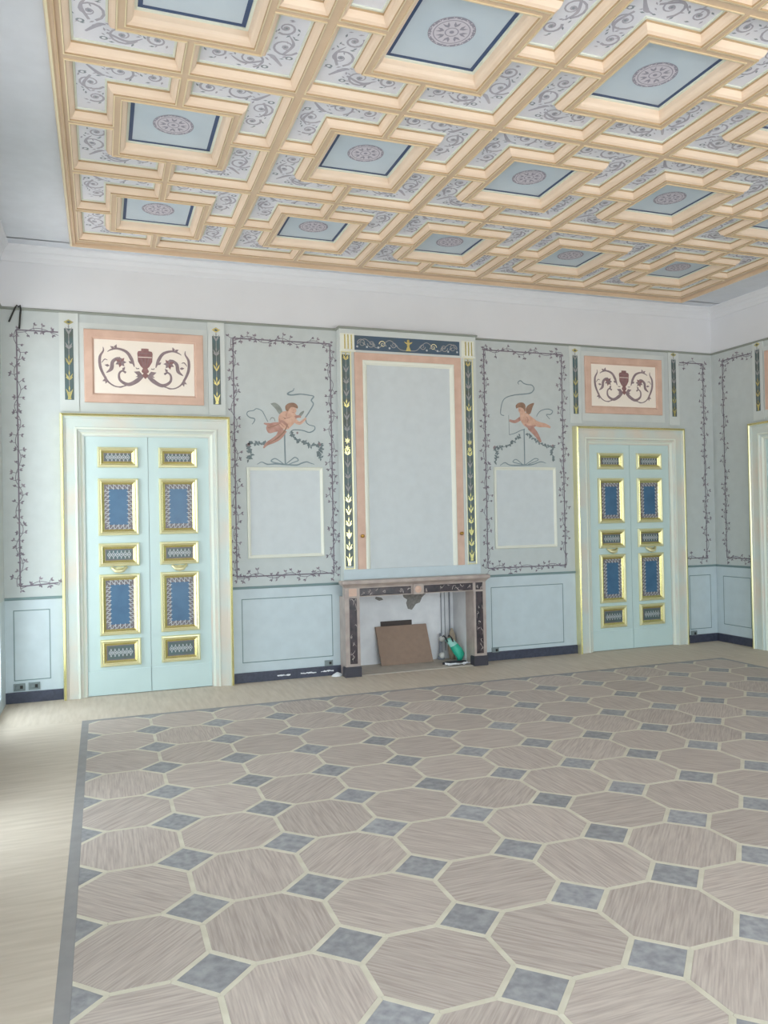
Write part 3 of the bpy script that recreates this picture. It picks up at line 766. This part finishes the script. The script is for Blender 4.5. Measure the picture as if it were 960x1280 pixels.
cherub(LA, [
    ('s', [(275, 380), (240, 310), (215, 270), (165, 250), (135, 268), (82, 280), (72, 310), (100, 338), (145, 350), (140, 380), (120, 405)], [8, 9, 8, 12, 6], RIBBON),
    ('s', [(535, 40), (525, 65), (490, 82), (470, 100), (510, 110), (600, 100), (690, 110), (735, 122), (710, 160), (730, 200), (690, 275), (650, 335)], [6, 12, 16, 14, 10, 14, 12, 12], RIBBON),
    ('s', [(650, 340), (660, 385), (690, 410), (742, 425), (740, 460), (690, 485), (620, 465), (530, 460), (495, 490), (520, 520)], [10, 8, 12, 10, 8], RIBBON),
    ('s', [(440, 460), (442, 600), (448, 800)], [14, 14], RIBBON),
    ('s', [(170, 800), (215, 778), (270, 800), (350, 798), (447, 806), (560, 812), (610, 795), (660, 782), (700, 795), (740, 808)], [5, 12, 12, 14, 12, 6], RIBBON),
    ('s', [(447, 803), (400, 795), (330, 782), (308, 765), (345, 745), (395, 772), (430, 800)], [8, 12, 8], RIBBON),
    ('s', [(450, 803), (500, 765), (545, 735), (578, 765), (530, 785), (480, 806)], [8, 12, 8], RIBBON),
    ('g', [(90, 605), (85, 660), (110, 700), (85, 745)], GREENLEAF), ('g', [(90, 605), (160, 590), (250, 590)], GREENLEAF),
    ('g', [(505, 495), (560, 550), (640, 590), (720, 620), (795, 605)], GREENLEAF), ('g', [(800, 610), (815, 660), (785, 700), (805, 745)], GREENLEAF),
    ('e', 790, 608, 17, 19, SCROLL), ('e', 88, 605, 17, 19, SCROLL), ('e', 568, 490, 10, 12, SCROLL), ('e', 630, 578, 15, 15, GREENLEAF), ('e', 685, 608, 13, 14, GREENLEAF), ('^',),
    ('p', [(300, 200), (345, 190), (395, 225), (418, 275), (412, 300), (385, 300), (350, 250)], WING),
    ('p', [(575, 320), (600, 285), (635, 268), (625, 300), (590, 335)], WING), ('^',),
    ('s', [(340, 440), (290, 410), (262, 402), (235, 395)], [56, 34, 22, 10], FLESH2),
    ('s', [(425, 455), (385, 525), (330, 565), (265, 600), (232, 640)], [86, 62, 50, 32, 12], FLESH2),
    ('p', [(395, 385), (340, 385), (285, 400), (258, 440), (285, 492), (350, 480), (410, 465), (440, 430)], FLESH2), ('^',),
    ('p', [(425, 275), (480, 270), (530, 280), (562, 325), (540, 385), (505, 425), (470, 455), (420, 445), (385, 400), (378, 340), (395, 300)], FLESH),
    ('s', [(385, 395), (410, 375), (450, 400), (480, 440)], [10, 26, 26, 10], FLESH2),
    ('s', [(540, 365), (585, 392), (625, 370), (655, 340)], [42, 34, 26, 20], FLESH),
    ('s', [(545, 335), (575, 325), (605, 330)], [30, 26, 16], FLESH2), ('^',),
    ('s', [(420, 330), (450, 345), (500, 330)], [4, 10, 4], FLESH2), ('s', [(390, 345), (400, 395), (440, 435)], [3, 12, 4], FLESH2), ('s', [(470, 285), (455, 310), (462, 335)], [3, 8, 3], FLESH2), ('s', [(470, 400), (440, 470), (370, 540), (270, 605)], [4, 14, 12, 3], HAIRP), ('s', [(395, 395), (340, 420), (275, 440)], [3, 9, 3], HAIRP), ('s', [(560, 385), (600, 385), (640, 355)], [3, 8, 3], FLESH2),
    ('e', 515, 262, 44, 40, FLESH), ('^',),
    ('p', [(450, 262), (448, 220), (485, 192), (535, 190), (568, 215), (570, 245), (540, 235), (505, 232), (485, 255), (470, 275)], HAIRP), ('^',),
    ('s', [(295, 365), (310, 340), (335, 345), (345, 375)], [5, 9, 9, 5], WING),
    ('e', 443, 345, 7, 7, HAIRP), ('e', 530, 262, 4, 3, HAIRP), ('s', [(515, 282), (525, 286), (535, 281)], [3, 6, 3], FLESH2),
], 'painted cherub flying right over a bow, trailing ribbons, above the left empty frame')
RA = ((4.04236, .002113, -.000046), (3.94736, .000071, -.001866))
cherub(RA, [
    ('s', [(292, 408), (286, 395), (302, 384), (322, 400), (345, 408), (375, 412), (388, 435), (370, 460), (330, 468), (262, 475), (210, 492), (187, 525), (178, 590), (200, 604)], [3, 6, 5, 7, 6, 5, 4], RIBBON),
    ('s', [(405, 612), (412, 595), (435, 573), (480, 564), (508, 578), (495, 598), (468, 600), (490, 628)], [4, 5, 6, 4], RIBBON),
    ('s', [(228, 600), (230, 660), (232, 724)], [3, 3], RIBBON), ('s', [(232, 724), (265, 716), (300, 700), (330, 690)], [4, 5], RIBBON),
    ('s', [(325, 690), (327, 800), (329, 918)], [7, 7], RIBBON),
    ('s', [(175, 915), (205, 898), (240, 915), (330, 918), (380, 915), (430, 900), (465, 910)], [3, 6, 7, 6, 3], RIBBON),
    ('s', [(329, 916), (285, 905), (255, 895), (275, 880), (315, 912)], [4, 5, 4], RIBBON), ('s', [(332, 916), (365, 895), (395, 878), (415, 888), (350, 914)], [4, 5, 4], RIBBON),
    ('g', [(300, 735), (250, 775), (195, 800), (140, 802)], GREENLEAF), ('g', [(145, 810), (155, 850), (145, 890)], GREENLEAF),
    ('g', [(345, 715), (390, 755), (440, 790), (510, 802)], GREENLEAF), ('g', [(512, 810), (505, 850), (515, 888)], GREENLEAF),
    ('e', 510, 803, 10, 10, SCROLL), ('e', 142, 803, 10, 10, SCROLL), ('^',),
    ('p', [(342, 600), (335, 565), (352, 538), (388, 525), (378, 555), (365, 592)], HAIRP), ('^',),
    ('s', [(365, 640), (420, 662), (460, 668), (495, 682)], [36, 30, 22, 10], FLESH),
    ('s', [(360, 675), (395, 715), (415, 745), (432, 775)], [38, 30, 22, 12], FLESH2),
    ('s', [(302, 622), (268, 642), (232, 634)], [22, 17, 13], FLESH2), ('^',),
    ('p', [(298, 590), (325, 585), (345, 592), (375, 615), (402, 640), (392, 675), (355, 682), (325, 668), (302, 632)], FLESH),
    ('s', [(330, 660), (360, 680), (398, 668)], [6, 20, 8], FLESH2), ('^',),
    ('e', 312, 566, 24, 26, FLESH), ('^',),
    ('p', [(275, 560), (272, 540), (292, 524), (320, 524), (334, 545), (330, 580), (318, 560), (298, 552)], HAIRP),
    ('e', 298, 568, 3, 2, HAIRP), ('s', [(340, 610), (350, 630), (345, 650)], [2, 6, 2], FLESH2),
], 'painted cherub flying left with bow and ribbon, above the right empty frame')

# ------------------------------------------------------------------ chimney breast
BX0, BX1, BD = 2.415, 4.025, 0.12
cb = empty('chimney_breast', (0, YB, 0), 'pale painted chimney breast with pink framed tall panel above the fireplace', 'chimney breast')
mb = MB()
mb.box((BX0, -BD, .95), (BX1, 0, ZT-.008), FIELD2); mb.build('breast', cb)
OB = lambda u, v, h: (u, -BD-h, v)
mb = MB(); mb.box((BX0, -BD-.012, 1.02), (BX1, -BD, 1.125), DADO); mb.build('base_band', cb)
mb = MB(); sweep3(mb, 2.575, 1.125, 3.83, 3.45, [(0, .0), (0, .012), (.006, .014), (.086, .014), (.092, .010)], PINK, OB); mb.build('pink_frame', cb)
mb = MB(); sweep3(mb, 2.665, 1.126, 3.74, 3.37, [(0, .002), (.0, .022), (.01, .026), (.03, .024), (.045, .01), (.05, .005)], CREAMW, OB); mb.build('cream_moulding', cb)
mb = MB(); mb.poly([OB(u, v, .0055) for u, v in rect(2.71, 1.127, 3.695, 3.325)], PALE); mb.build('panel', cb)
for x in (2.623, 3.790):
    mb = MB(); mb.lathe((x, -BD-.013, 1.480), (0, -1, 0), [(0, .016), (.004, .017), (.006, .009), (.016, .008), (.022, .017), (.030, .020), (.038, .016), (.042, .004)], BRASS); mb.build('knob', cb, smooth=True)
for x0, x1 in ((2.437, 2.524), (3.880, 3.967)):
    mb = MB(); sweep(mb, rect(x0-.016, 1.128, x1+.016, 3.455), [(0, 0), (0, .016), (.004, .02), (.010, .02), (.014, .014), (.016, .004)], [CREAMW, CREAMW, GOLDP, GOLDP, CREAMW], OB)
    P = Paint(mb, OB, h=.004, step=.0005); P.shape(rect(x0, 1.16, x1, 3.42), STRIP); P.lift()
    candelabrum(P, (x0+x1)/2, 1.165, 3.41, x1-x0, big=True)
    P.lift(); c = (x0+x1)/2
    for z in (2.42, 2.50, 1.5):
        for a in range(6): P.leaf(c, z, a*1.05+.3, .034, .014, GOLD)
    mb.build('candelabra_strip', cb)
mb = MB(); P = Paint(mb, OB, h=.003, step=.0006)   # navy frieze with gilt centre
P.shape(rect(2.583, 3.478, 3.822, 3.634), FRIEZEB); P.lift(); c = 3.2025
for s in (1, -1):
    for k, (dx, r) in enumerate(((.17, .035), (.30, .04), (.43, .045), (.54, .05))):
        P.spiral(c+s*dx, 3.553, r, .008, 0 if s > 0 else PI, 1.3*(1 if k % 2 else -1)*s, .010, .005, ORN if k != 1 else GOLDP)
        P.leaf(c+s*(dx-.05), 3.53, PI/2-s*.9, .06, .02, ORN); P.disc(c+s*(dx+.05), 3.515, .012, LACE, n=7)
    P.stroke([(c+s*.02, 3.5), (c+s*.1, 3.51), (c+s*.22, 3.60), (c+s*.36, 3.51), (c+s*.5, 3.6), (c+s*.59, 3.54)], .008, ORN)
P.lift()
P.disc(c, 3.605, .016, GOLD, n=10); P.shape([(c-.022, 3.59), (c+.022, 3.59), (c+.012, 3.545), (c+.032, 3.495), (c-.03, 3.495), (c-.012, 3.545)], GOLD); P.leaf(c+.01, 3.57, .6, .05, .016, GOLD); P.leaf(c-.01, 3.57, 2.5, .05, .016, GOLD)
mb.box((2.583, -BD-.002, 3.478), (3.822, -BD+.001, 3.634), FRIEZEB); mb.build('frieze', cb)
for x0 in (2.424, 3.846):                          # triglyph blocks
    mb = MB(); mb.box((x0, -BD-.008, 3.462), (x0+.155, -BD+.001, 3.648), CREAMW)
    for k in range(4):
        x = x0+.018+k*.037; mb.box((x, -BD-.018, 3.478), (x+.02, -BD-.007, 3.64), CREAMW)
    for k in range(3):
        x = x0+.039+k*.037; mb.box((x, -BD-.0095, 3.482), (x+.015, -BD-.007, 3.636), GOLD)
    mb.box((x0-.01, -BD-.02, 3.452), (x0+.165, -BD+.001, 3.466), CREAMW); mb.build('triglyph', cb)
# thin grey moulding along the top of the painted walls, stepping round the breast
run('trim_2', [(0, ZT-.012), (.012, ZT-.012), (.018, ZT-.004), (.018, ZT+.006), (.006, ZT+.014), (0, ZT+.014)], TRIMG,
    [(XL, YR, 1, 1), (XL, YB, 1, -1), (BX0, YB, -1, -1), (BX0, YB-BD, -1, -1), (BX1, YB-BD, 1, -1), (BX1, YB, 1, -1), (XR, YB, -1, -1), (XR, YR, -1, 1)], True)

# ------------------------------------------------------------------ fireplace
fp = empty('fireplace', (0, YB, 0), 'pinkish grey marble fireplace with dark inlays and open whitewashed firebox', 'fireplace')
F0 = -BD-.085                                      # front of the jambs
mb = MB()                                          # mantel shelf with moulded edge
rows = []
for d, z in ((.0, .936), (.006, .945), (.012, .955), (.024, .966), (.030, .972), (.038, .976), (.04, .985), (.04, 1.008), (.036, 1.014)):
    rows.append([(2.395-d, -BD, z), (2.395-d, F0-d, z), (4.045+d, F0-d, z), (4.045+d, -BD, z)])
mb.grid(rows, MARB); mb.poly([rows[-1][k] for k in range(4)], MARB); mb.poly([rows[0][k] for k in (3, 2, 1, 0)], MARB); mb.build('mantel_shelf', fp)
def inlay(name, x0, z0, x1, z1, parent, seed, veins=5):
    random.seed(seed); mb = MB()
    mb.grid([[(p.x, h, p.y) for p in inset(rect(x0, z0, x1, z1), d)] for d, h in ((0, F0+.001), (.004, F0-.003), (.008, F0-.004))], DMARB, loop=True)
    mb.poly([(p.x, F0-.004, p.y) for p in inset(rect(x0, z0, x1, z1), .008)], DMARB)
    P = Paint(mb, lambda u, v, h: (u, F0-.004-h, v), h=.0005)
    for _ in range(veins):
        x, z = random.uniform(x0+.015, x1-.015), random.uniform(z0+.02, z1-.02); q = [(x, z)]
        for _ in range(4):
            x = min(max(x+random.uniform(-.03, .03), x0+.01), x1-.01); z = min(max(z+random.uniform(-.04, .04), z0+.01), z1-.01); q.append((x, z))
        P.stroke(q, [.001, .006, .003, .001], VEIN, k=3)
    mb.build(name, parent)
fz = MB(); fz.box((2.395, F0, .838), (4.045, -BD+.0, .938), MARB); fz = fz.build('frieze', fp)
inlay('inlay', 2.558, .846, 3.145, .928, fz, 1, 9); inlay('inlay', 3.295, .846, 3.885, .928, fz, 2, 9)
inlay('corner_inlay', 3.918, .848, 4.008, .93, fz, 3, 3)
mb = MB(); mb.box((2.44, F0-.004, .848), (2.525, F0+.001, .93), PINK); mb.build('corner_inlay', fz)
mb = MB(); mb.box((3.165, F0-.022, .836), (3.275, F0+.001, .942), MARB)
mb.lathe((3.22, F0-.020, .889), (0, -1, 0), [(0, .04), (.008, .038), (.012, .026), (.016, .014), (.02, .003)], PINK, n=12); mb.build('keystone', fz)
for x0, x1, i0, i1 in ((2.395, 2.556, 2.440, 2.525), (3.892, 4.045, 3.918, 4.008)):
    mb = MB(); mb.box((x0, F0, .105), (x1, -BD, .838), MARB); mb.box((x0, -BD, .0), (x1, 0, .838), MARB)
    j = mb.build('jamb', fp); inlay('inlay', i0, .135, i1, .828, j, int(x0*10), 9)
    mb = MB(); mb.box((x0-.012, F0-.016, 0), (x1+.006, -BD+.001, .098), BLACKS); mb.box((x0-.005, F0-.008, .098), (x1+.003, -BD, .108), BLACKS); mb.build('plinth_block', fp)
FBD = .35                                          # firebox reaches 35 cm behind the wall face
mb = MB()
mb.box((2.506, FBD, 0), (3.944, FBD+.08, .888), SOOT); mb.box((2.505, .001, 0), (2.556, FBD+.08, .89), SOOT); mb.box((3.892, .001, 0), (3.945, FBD+.08, .89), SOOT); mb.box((2.557, -BD+.001, .842), (3.891, FBD, .89), SOOT)
mb.box((2.506, .0, -.1), (3.944, FBD+.08, -.001), HEARTH)
fb = mb.build('firebox', fp, label='whitewashed firebox lining')
mb = MB(); mb.box((2.557, F0+.02, -.01), (3.891, FBD, .006), HEARTH); mb.build('hearth', fp, label='grey hearth slab')
random.seed(4)                                     # patch of fallen plaster on the back of the firebox
mb = MB(); pts = [(3.23, .842), (3.60, .842), (3.56, .79), (3.50, .74), (3.47, .68), (3.42, .665), (3.37, .60), (3.32, .615), (3.30, .68), (3.315, .72), (3.27, .75), (3.25, .80)]
mb.grid([[(x, FBD+.0, z) for x, z in pts], [(x, FBD-.004, z) for x, z in pts]], PATCH, loop=True); mb.poly([(x, FBD-.004, z) for x, z in pts], PATCH); mb.build('bare_patch', fp, label='patch of bare grey mortar where plaster has fallen')
mb = MB(); pts = [(2.93, .775), (3.0, .76), (3.02, .735), (2.97, .725), (2.92, .75)]
mb.poly([(x, FBD-.003, z) for x, z in pts], PATCH); mb.build('bare_patch', fp)

# ------------------------------------------------------------------ loose things in and near the fireplace
bd = MB()                                          # brown board leaning on the back of the firebox
def lean(x, s, t=0.0, dx=0): return (x+.075, YB+FBD-.13+s*.112-t, .008+s*.425)
bd.grid([[lean(2.86, 0, .018), lean(3.49, 0, .018), lean(3.455, 1, .018), lean(2.83, 1.0, .018)], [lean(2.86, 0), lean(3.49, 0), lean(3.455, 1), lean(2.83, 1)]], CARD, loop=True, cap=True)
tag(bd.build('board'), 'flat brown board leaning against the back of the firebox', 'board')
mb = MB(); mb.box((2.98, YB+FBD-.016, .42), (3.36, YB+FBD-.001, .487), DARKW); mb.box((2.98, YB+FBD-.013, .02), (3.03, YB+FBD-.001, .42), DARKW); mb.box((3.30, YB+FBD-.013, .02), (3.35, YB+FBD-.001, .42), DARKW)
tag(mb.build('timber_frame'), 'dark timber frame whose top edge shows behind the brown board', 'frame')
vp = empty('pipe_valve', (3.755, YB+FBD-.05, 0), 'white radiator valve on thin grey pipes at the back of the firebox', 'valve')
for x, r, z0 in ((-.02, .005, .2), (.025, .004, .1), (.085, .008, .02)):
    mb = MB(); mb.tube([(x, .035, z0), (x, .035, .84)], r, PIPE); mb.build('pipe', vp, smooth=True)
for z in (.06, .25):
    mb = MB(); mb.lathe((-.05, .0, z), (0, -1, 0), [(-.03, .012), (0, .014), (.01, .03), (.045, .034), (.055, .022), (.06, .005)], METAL, n=12); mb.build('valve_head', vp, smooth=True)
mb = MB(); mb.lathe((-.05, .0, .01), (0, 0, 1), [(0, .045), (.03, .04), (.05, .024), (.30, .016)], PIPE, n=12); mb.build('valve_body', vp, smooth=True)
# teal folded plastic bag with black loop handles
gs = empty('plastic_bag', (3.81, YB+.07, .008), 'teal folded plastic bag with black handles leaning in the right corner of the firebox', 'bag')
rows = []
for t, w, th, dx in ((0, .055, .03, .025), (.2, .075, .05, .03), (.45, .085, .055, -.01), (.7, .07, .04, -.05), (.9, .06, .03, -.09), (1.0, .05, .018, -.12)):
    cx, cz, cy = dx, .02+t*.25, -.02+t*.02
    w *= .62; th *= .6; rows.append([(cx+w*math.cos(a)*(1+.12*math.sin(3*a+t*5)), cy+th*math.sin(a)*(1+.15*math.cos(4*a+t*7)), cz+w*math.cos(a)*.5) for a in (2*PI*k/16 for k in range(16))])
mb = MB(); mb.grid(rows, [TEAL, TEAL, TEAL, PTEAL, PTEAL], loop=True, cap=True); mb.build('bag_body', gs, smooth=True)
for dx in (-.155, -.085):
    mb = MB(); mb.tube([(dx+.02, -.03, .24), (dx-.005, -.035, .29), (dx-.03, -.03, .315), (dx-.04, -.02, .30)], [.008, .009, .009, .006], BLACK, n=8); mb.build('handle', gs, smooth=True)
mb = MB(); mb.tube([(3.58, YB-.03, .022), (3.64, YB-.02, .028), (3.73, YB-.02, .030), (3.81, YB-.02, .028), (3.87, YB-.02, .022)], .013, BLACK, n=8)
tag(mb.build('hose', smooth=True), 'short black hose lying in front of the teal bag', 'hose')
random.seed(9); mb = MB(); n = 7
mb.grid([[(3.60+.27*i/n+random.uniform(-.012, .012), YB-.14+.08*j/5+random.uniform(-.008, .008), .010+random.uniform(.0, .026)) for i in range(n+1)] for j in range(6)], PAPER)
tag(mb.build('paper_sheet'), 'crumpled white sheet lying on the hearth below the hose', 'paper')
random.seed(3); mb = MB(); rows = []
for k in range(7):
    t = k/6; r = .07*math.sin(PI*(.12+.86*t))**.6
    rows.append([(3.83+r*.7*math.cos(a)*random.uniform(.85, 1.1), YB+.26+r*.8*math.sin(a)*random.uniform(.85, 1.1), .008+.36*t) for a in (2*PI*q/12 for q in range(12))])
mb.grid(rows, RAG, loop=True, cap=True); tag(mb.build('rag_bundle', smooth=True), 'beige rag bundle standing behind the teal bag', 'rag')

# sockets and boxes by the skirting
def box_unit(x, z, w, h, label, wall=(0, YB, 0), rot=0, n=2):
    o = empty('junction_box', wall, label, 'electrical box', rot=rot)
    mb = MB(); sweep(mb, rect(x-w/2, z-h/2, x+w/2, z+h/2), [(0, 0), (0, .012), (.005, .016), (.014, .016), (.016, .006)], BOXG, ONWALL)
    mb.poly([ONWALL(u, v, .006) for u, v in rect(x-w/2+.015, z-h/2+.015, x+w/2-.015, z+h/2-.015)], BOXG); mb.build('box_frame', o)
    for k in range(n):
        cx = x + (k-(n-1)/2)*w*.36; mb = MB(); mb.box((cx-.012, -.014, z-.014), (cx+.012, -.005, z+.014), WIRE if k % 2 else BOXG); mb.build('module', o)
box_unit(-.745, .147, .10, .068, 'open grey socket box nearest the left corner, above the navy skirting')
box_unit(-.617, .150, .10, .068, 'open grey socket box nearer the left door, above the navy skirting')
box_unit(2.262, .132, .09, .06, 'grey socket box with pale insert left of the fireplace')
box_unit(4.255, .118, .09, .06, 'dark socket box on the skirting right of the fireplace')
box_unit(7.10, .118, .09, .07, 'dark socket box on the skirting right of the right hand door')
random.seed(5)
for i, (x0, x1, z, lab) in enumerate(((1.70, 1.84, .044, 'torn white tape shred on the skirting nearest the left door'), (1.95, 2.12, .046, 'longest torn white tape shred on the skirting left of the fireplace'), (2.17, 2.31, .05, 'torn white tape shred on the skirting nearest the fireplace'))):
    mb = MB(); n = 10
    top = [(x0+(x1-x0)*k/n, z+random.uniform(.002, .012)) for k in range(n+1)]; bot = [(x0+(x1-x0)*k/n, z-random.uniform(.001, .009)) for k in range(n+1)]
    mb.grid([[(x, YB-.0186, v) for x, v in bot], [(x, YB-.0205-.001*random.random(), (bot[k][1]+top[k][1])/2) for k, (x, v) in enumerate(top)], [(x, YB-.0186, v) for x, v in top]], PAPER)
    tag(mb.build('tape_shred'), lab, 'tape', group='tape shreds on the skirting')
mb = MB(); random.seed(8); rows = []
for k in range(5):
    t = k/4; r = .045*math.cos(t*1.5)+.002
    rows.append([(2.335+r*1.4*math.cos(a)*random.uniform(.8, 1.15), YB-.075+r*math.sin(a)*random.uniform(.8, 1.15), .0+.04*t) for a in (2*PI*q/9 for q in range(9))])
mb.grid(rows, PAPER, loop=True, cap=True); tag(mb.build('plaster_lump'), 'small white plaster lump on the floor beside the left fireplace plinth', 'rubble')
mb = MB(); q = [(-.785, 3.575), (-.765, 3.625), (-.728, 3.715), (-.715, 3.735), (-.70, 3.722), (-.688, 3.738), (-.682, 3.70), (-.69, 3.62), (-.697, 3.515)]
mb.tube([(x, YB-.03, z) for x, z in q], .008, WIRE, n=6)
tag(mb.build('wire_loop', smooth=True), 'bent black wire hooked over the top moulding in the left corner', 'wire')
